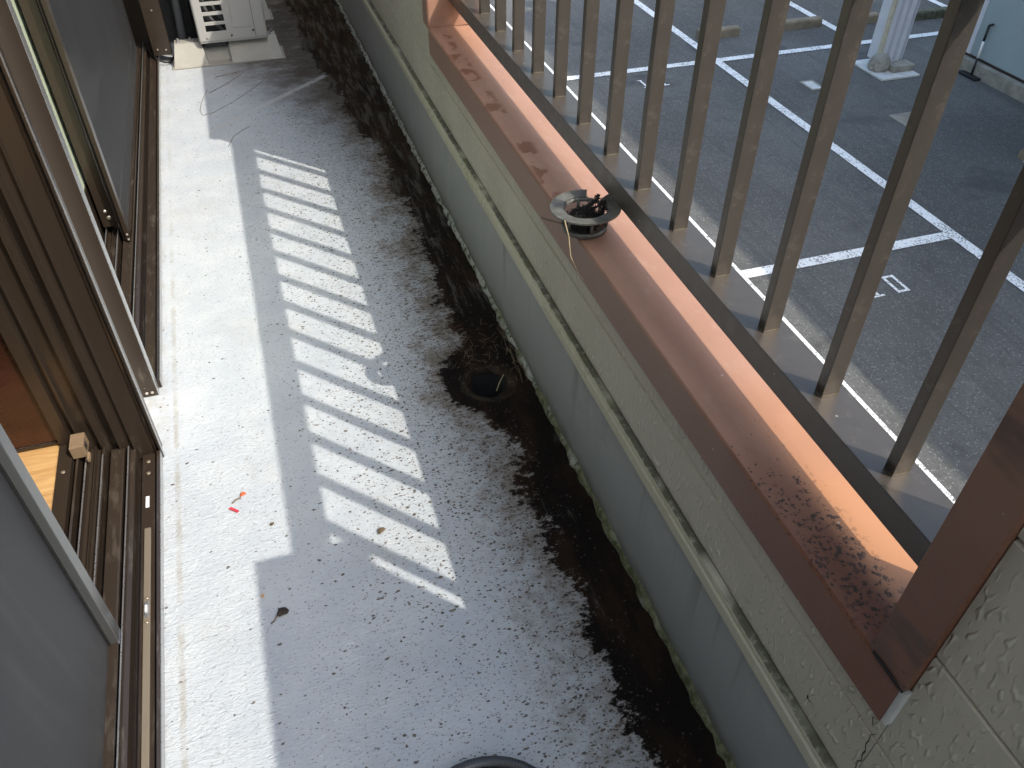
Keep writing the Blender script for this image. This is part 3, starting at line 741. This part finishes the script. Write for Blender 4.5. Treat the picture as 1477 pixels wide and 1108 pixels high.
for i in range(280):
    a, r_ = random.uniform(0, 6.28), .029*math.sqrt(random.random()); p = (SXc-.005+r_*math.cos(a), SYc-.007+r_*math.sin(a), SZ+.012+.027*(1-(r_/.036)**2)+random.uniform(-.003, .003))
    branch(p, (random.uniform(-1, 1), random.uniform(-1, 1), random.uniform(-.25, .3)), random.uniform(.005, .013), random.uniform(.0006, .0016), 4, .6)
tag(obj('dried_roots', bm, 'root'), 'black clump of dried roots inside the round strainer', 'roots')
bm = bmesh.new(); tube(bm, ((.812, 1.128, .582), (.814, 1.110, .560), (.8145, 1.098, .528), (.822, 1.080, .505), (.829, 1.066, .496)), .0011, 5, r_end=.0006)
tag(obj('straw', bm, 'straw'), 'thin straw hanging from the strainer over the sill edge', 'straw')
bm = bmesh.new(); tube(bm, ((.838, 1.168, .545), (.822, 1.180, .546), (.808, 1.196, .545), (.798, 1.206, .546)), .0016, 5, r_end=.0012)
tag(obj('twig', bm, 'twig'), 'short twig poking out left under the strainer', 'twig')

# ------------------------------------------------------------------ litter on the floor
def lump(name, x, y, r, flat, m_, label, cat, el=1.5, rot=0.0):
    bm = bmesh.new(); bmesh.ops.create_icosphere(bm, subdivisions=2, radius=r)
    for v in bm.verts:
        k = 1 + .25*math.sin(v.co.x/r*3+v.co.y/r*2) + random.uniform(-.1, .1)
        q = Vector((v.co.x*el*k, v.co.y*k, (v.co.z+r)*flat)); q.rotate(Matrix.Rotation(rot, 3, 'Z')); v.co = q + Vector((x, y, .0005))
    return tag(obj(name, bm, m_), label, cat)
lump('dead_leaf', .418, 1.034, .0062, .55, 'leaf_brown', 'curled brown leaf in a sunlit gap between railing shadows', 'leaf', 1.3, .5)
o = lump('dead_leaf', .212, .906, .0085, .5, 'leaf_dark', 'dark rotted leaf on the shaded floor near the sun edge', 'leaf', 1.35, .2)
bm = bmesh.new(); tube(bm, ((.203, .902, .004), (.196, .893, .002), (.190, .890, .0015)), .0014, 5); obj('stem', bm, 'twig', o)
lump('berry', .164, 1.214, .0048, .5, 'orange', 'small orange scrap on the sunlit white floor', 'scrap', 1.3, .4)
bm = bmesh.new(); extrude(bm, ((.134, 1.183), (.139, 1.186), (.154, 1.172), (.150, 1.168)), 'z', .0008, .0035); tag(obj('plastic_scrap', bm, 'red_bit'), 'bright red sliver of plastic on the sunlit floor', 'scrap')
lump('seed', .181, .953, .0034, .6, 'tan', 'tiny tan seed beside the corner of the wall shadow', 'seed', 1.1, 1.0)
lump('seed', .214, 1.117, .0036, .5, 'leaf_brown', 'tiny brown seed lying inside the long shadow band', 'seed', 1.3, .8)
bm = bmesh.new(); tube(bm, ((.142, 1.196, .002), (.150, 1.203, .003), (.160, 1.206, .002)), .0016, 5); tag(obj('twig', bm, 'twig'), 'tiny dark twig between the orange and red scraps', 'twig')
def fl(pts): return [(x, y, .002+.002*(i % 2)) for i, (x, y) in enumerate(pts)]
for pts, lb in ((((.185, 3.40), (.160, 3.28), (.150, 3.20), (.158, 3.15), (.20, 3.17), (.28, 3.25), (.36, 3.36), (.42, 3.45)), 'long hooked twig on the floor in front of the air conditioner'),
                (((.22, 3.52), (.30, 3.54), (.36, 3.58), (.42, 3.57)), 'thin twig close under the air conditioner foot'),
                (((.19, 3.36), (.25, 3.42), (.31, 3.50), (.34, 3.55)), 'straight twig crossing the sun edge near the air conditioner'),
                (((.235, 2.86), (.255, 2.93), (.29, 2.98), (.32, 3.00)), 'short curved twig at the corner of the wall shadow')):
    bm = bmesh.new(); tube(bm, fl(pts), .0010, 5, r_end=.0006); tag(obj('twig', bm, 'twig'), lb, 'twig')
bm = bmesh.new()                                          # needles and silt round the drain
for i in range(120):
    a, r_ = random.uniform(0, 6.28), random.uniform(.02, .13); x, y = DX+.01+r_*math.cos(a)*.8, DY+.10+r_*math.sin(a)*1.1
    if (x-DX)**2 + (y-DY)**2 < .05**2 or x > .846: continue
    q = random.uniform(0, 3.14); l = random.uniform(.006, .028); z = random.uniform(.001, .006)
    p1, p2 = (x, y, z), (min(x+l*math.cos(q), .849), y+l*math.sin(q), z+random.uniform(-.0005, .004))
    if (p2[0]-DX)**2 + (p2[1]-DY)**2 < .046**2: continue
    tube(bm, (p1, tuple((u+v)/2 + random.uniform(-.001, .001) for u, v in zip(p1, p2)), p2), random.uniform(.0003, .0008), 4, cap=False)
for i in range(16):
    y = random.uniform(1.36, 1.56); x = random.uniform(.825, .843); tube(bm, ((x, y, .003), (x+.004, y+.03, .005), (x+random.uniform(-.004, .003), y+.06, .003)), .0008, 4, cap=False)
o = tag(obj('pine_needles', bm, 'needle'), 'dry needles and straw gathered round the drain opening', 'debris'); o['kind'] = 'stuff'
bm = bmesh.new(); tube(bm, ((.760, 1.365, -.004), (.772, 1.382, .003), (.790, 1.405, .006)), .0013, 5); tag(obj('stalk', bm, 'straw'), 'pale stalk sticking out of the drain opening', 'stalk')
bm = bmesh.new()                                          # loose silt crumbs along the gutter edge
for i in range(900):
    y = random.uniform(.25, 2.6); x = min(.838, random.gauss(.745, .035)); r_ = random.uniform(.0008, .0026)
    if (x-DX)**2 + (y-DY)**2 < .055**2: continue
    vs = [bm.verts.new((x+r_*random.uniform(.6, 1.5)*math.cos(q), y+r_*random.uniform(.6, 1.5)*math.sin(q), .0005)) for q in (0, 1.57, 3.14, 4.71)]; tp = bm.verts.new((x, y, r_*1.1))
    for j in range(4): bm.faces.new((vs[j], vs[(j+1) % 4], tp))
o = tag(obj('silt', bm, 'leaf_dark'), 'dark crumbs of silt scattered along the gutter edge', 'silt'); o['kind'] = 'stuff'

# ------------------------------------------------------------------ parking lot below
G = -2.9
bm = bmesh.new(); sheet(bm, ((-150, -150), (150, -150), (150, 150), (-150, 150)), G); struct('parking_lot', bm, 'asphalt')
bm = bmesh.new(); sheet(bm, ((OX-.02, -12), (4.16, -12), (4.16, 30), (OX-.02, 30)), G+.004); struct('apron', bm, 'apron')
lw = .062
def line(x0, x1, y0, y1):
    bm = bmesh.new(); sheet(bm, ((x0, y0), (x1, y0), (x1, y1), (x0, y1)), G+.008); struct('parking_line', bm, 'line_paint')
XA, XB, XC = 4.25, 6.58, 8.94
line(XA-.032, XA+.032, -6, 22)
line(XB-lw, XB+lw, -6, 22)
line(XC-lw, XC+lw, 10.05, 16)
for y in (.45, 5.21, 9.97, 14.7): line(XA+.034, XB-lw-.002, y-lw, y+lw)
line(XB+lw+.002, 11.2, 9.97-lw, 9.97+lw)
for x in (11.26,): line(x-lw, x+lw, 9.97-lw, 16)
def digits(s, x, y, w=.128, h=.255, t=.03, gap=.13):
    bm = bmesh.new()
    for ch in s:
        if ch == '0': rs = ((x, x+w, y, y+t), (x, x+w, y+h-t, y+h), (x, x+t, y+t, y+h-t), (x+w-t, x+w, y+t, y+h-t))
        else: rs = ((x+.012, x+w-.006, y, y+t*.8), (x+w/2-t/2, x+w/2+t/2, y+t*.8, y+h-t*.7), (x+.02, x+w/2+t/2, y+h-t*.7, y+h))
        for q in rs: sheet(bm, ((q[0], q[2]), (q[1], q[2]), (q[1], q[3]), (q[0], q[3])), G+.008)
        x += w+gap
    struct('stall_number', bm, 'line_paint')
digits('10', 5.185, 4.545); digits('11', 5.205, 9.375)
mm('stop_concrete', m_flat((.21, .172, .125), .9, .3, 7, 0, .005))
def stop(x0, x1, y, label, m_='stop_concrete', h=.12):
    bm = bmesh.new(); extrude(bm, ((y, G), (y+.012, G+h-.02), (y+.03, G+h), (y+.13, G+h), (y+.15, G+h-.02), (y+.16, G)), 'x', x0, x1)
    tag(obj('wheel_stop', bm, m_), label, 'wheel stop', 'concrete wheel stops in the parking stalls')
stop(6.75, 7.39, 10.75, 'concrete wheel stop furthest left beyond the long white line')
stop(8.13, 8.80, 10.75, 'concrete wheel stop just left of the short white line')
stop(9.22, 9.76, 10.66, 'concrete wheel stop directly behind the white fluted column')
stop(10.25, 10.98, 10.55, 'mossy concrete wheel stop right of the white fluted column', 'mossy_concrete')
stop(8.42, 9.0, 6.20, 'concrete wheel stop near the blue wall at the right edge')
# drain lids
for x0, x1, y0, y1, m_, lb in ((7.26, 7.46, 8.66, 8.96, 'lid', 'pale square drain lid set in the asphalt near the column'), (7.73, 8.05, 7.36, 7.72, 'lid_brown', 'brownish drain lid set in the asphalt between column and long line')):
    t_ = thing('manhole_cover', ((x0+x1)/2, (y0+y1)/2, G), lb, 'manhole cover')
    obj('lid_plate', B((x0+.03, x1-.03, y0+.03, y1-.03, G, G+.014)), m_, t_)
    obj('lid_frame', B((x0, x1, y0, y0+.026, G, G+.016), (x0, x1, y1-.026, y1, G, G+.016), (x0, x0+.026, y0+.0265, y1-.0265, G, G+.016), (x1-.026, x1, y0+.0265, y1-.0265, G, G+.016)), 'concrete', t_)
# fluted column
col = thing('fluted_column', (8.71, 9.1, G), 'tall white fluted steel column standing on a concrete base in the parking lot', 'column')
cx0, cx1, cy = 8.53, 8.885, 9.02
prof = []; nfl = 3; w = (cx1-cx0)/nfl
for i in range(nfl):
    x = cx0 + w*i
    prof += [(x+w*.06, cy), (x+w*.58, cy), (x+w*.70, cy+.045), (x+w*.94, cy+.045)]
prof += [(cx1, cy), (cx1+.012, cy+.02), (cx1+.012, cy+.26), (cx0-.012, cy+.26), (cx0-.012, cy+.02)]
bm = bmesh.new(); extrude(bm, prof, 'z', G+.10, G+6.5); obj('column_shaft', bm, 'column_paint', col)
bm = B((cx0-.05, cx0-.014, cy-.01, cy+.05, G+.13, G+6.5)); obj('edge_strip', bm, 'column_edge', col)
obj('base_plate', B((8.33, 8.93, 8.66, 9.35, G+.001, G+.03), bev=.006), 'lid', col)
obj('base_block', B((8.60, 8.93, 8.80, 9.00, G+.03, G+.115), bev=.012), 'concrete', col)
bm = bmesh.new(); bmesh.ops.create_icosphere(bm, subdivisions=3, radius=.17)
for v in bm.verts:
    v.co = Vector((v.co.x*.85+8.50, v.co.y*.8+8.99, max(G+.03, v.co.z*.9+G+.09))) + Vector((random.uniform(-.012, .012),)*3)
obj('mortar_lump', bm, 'concrete', col)

# neighbouring house: blue wall on the right; its eaves shade the lot
nh = thing('neighbor_house', (13, 0, G), 'blue grey neighbouring house wall on a concrete footing at the right edge', 'house')
obj('footing', B((9.62, 17, -14, 8.83, G-.1, G+.17), bev=.01), 'concrete', nh)
obj('wall_panel', B((9.72, 16.9, -14, 8.80, G+.1705, G+5.75)), 'blue_siding', nh)
obj('base_flashing', B((9.700, 9.7195, -14, 8.80, G+.172, G+.20)), 'frame_dark', nh)
obj('corner_trim', B((9.705, 9.7195, 8.72, 8.815, G+.201, G+5.75)), 'column_paint', nh)
obj('upper_wall', B((9.75, 16.9, -14, 7.1, G+5.751, G+8.6)), 'blue_siding', nh)
bm = bmesh.new(); extrude(bm, ((5.9, G+5.751), (9.0, G+5.751), (9.0, G+5.83), (5.9, G+5.83)), 'x', 9.62, 17.0); obj('lower_roof', bm, 'roof', nh)
EX, EZ, EY = 9.49, G+8.8, 7.3
pk = math.tan(R(24))
bm = bmesh.new(); extrude(bm, ((EX, EZ), (13.3, EZ+pk*(13.3-EX)), (17.1, EZ), (17.1, EZ-.12), (13.3, EZ-.12+pk*(13.3-EX)), (EX, EZ-.12)), 'y', -14.3, EY); obj('gable_roof', bm, 'roof', nh)
bm = bmesh.new(); extrude(bm, ((9.75, G+8.6), (13.3, G+8.6+pk*3.4), (16.9, G+8.6)), 'y', -13.9, 7.1); obj('gable_wall', bm, 'blue_siding', nh)
for y in (-6, -1.5, 3.5):
    f_ = obj('window', B((9.68, 9.7195, y, y+1.6, G+3.6, G+4.8)), 'silver', nh); obj('pane', B((9.672, 9.6795, y+.06, y+1.54, G+3.66, G+4.74)), 'screen', f_)
# deck brush leaning on the blue wall
sq = thing('deck_brush', (9.5, 8.6, G), 'black and white long handled deck brush leaning against the blue wall', 'brush')
p0, p1 = Vector((9.60, 8.46, G+.03)), Vector((9.69, 8.56, G+.62))
for a_, b__, m_ in ((0, .34, 'black_rubber'), (.341, .68, 'white_plastic'), (.681, 1, 'black_rubber')):
    bm = bmesh.new(); tube(bm, (p0.lerp(p1, a_), p0.lerp(p1, b__)), .016, 8); obj('handle', bm, m_, sq)
bm = bmesh.new(); tube(bm, (p1+Vector((0, .0, .002)), p1+Vector((-.0, -.06, .03))), .014, 8); obj('grip', bm, 'black_rubber', sq)
obj('brush_head', B((9.51, 9.615, 8.30, 8.62, G+.001, G+.03), bev=.004), 'black_rubber', sq)
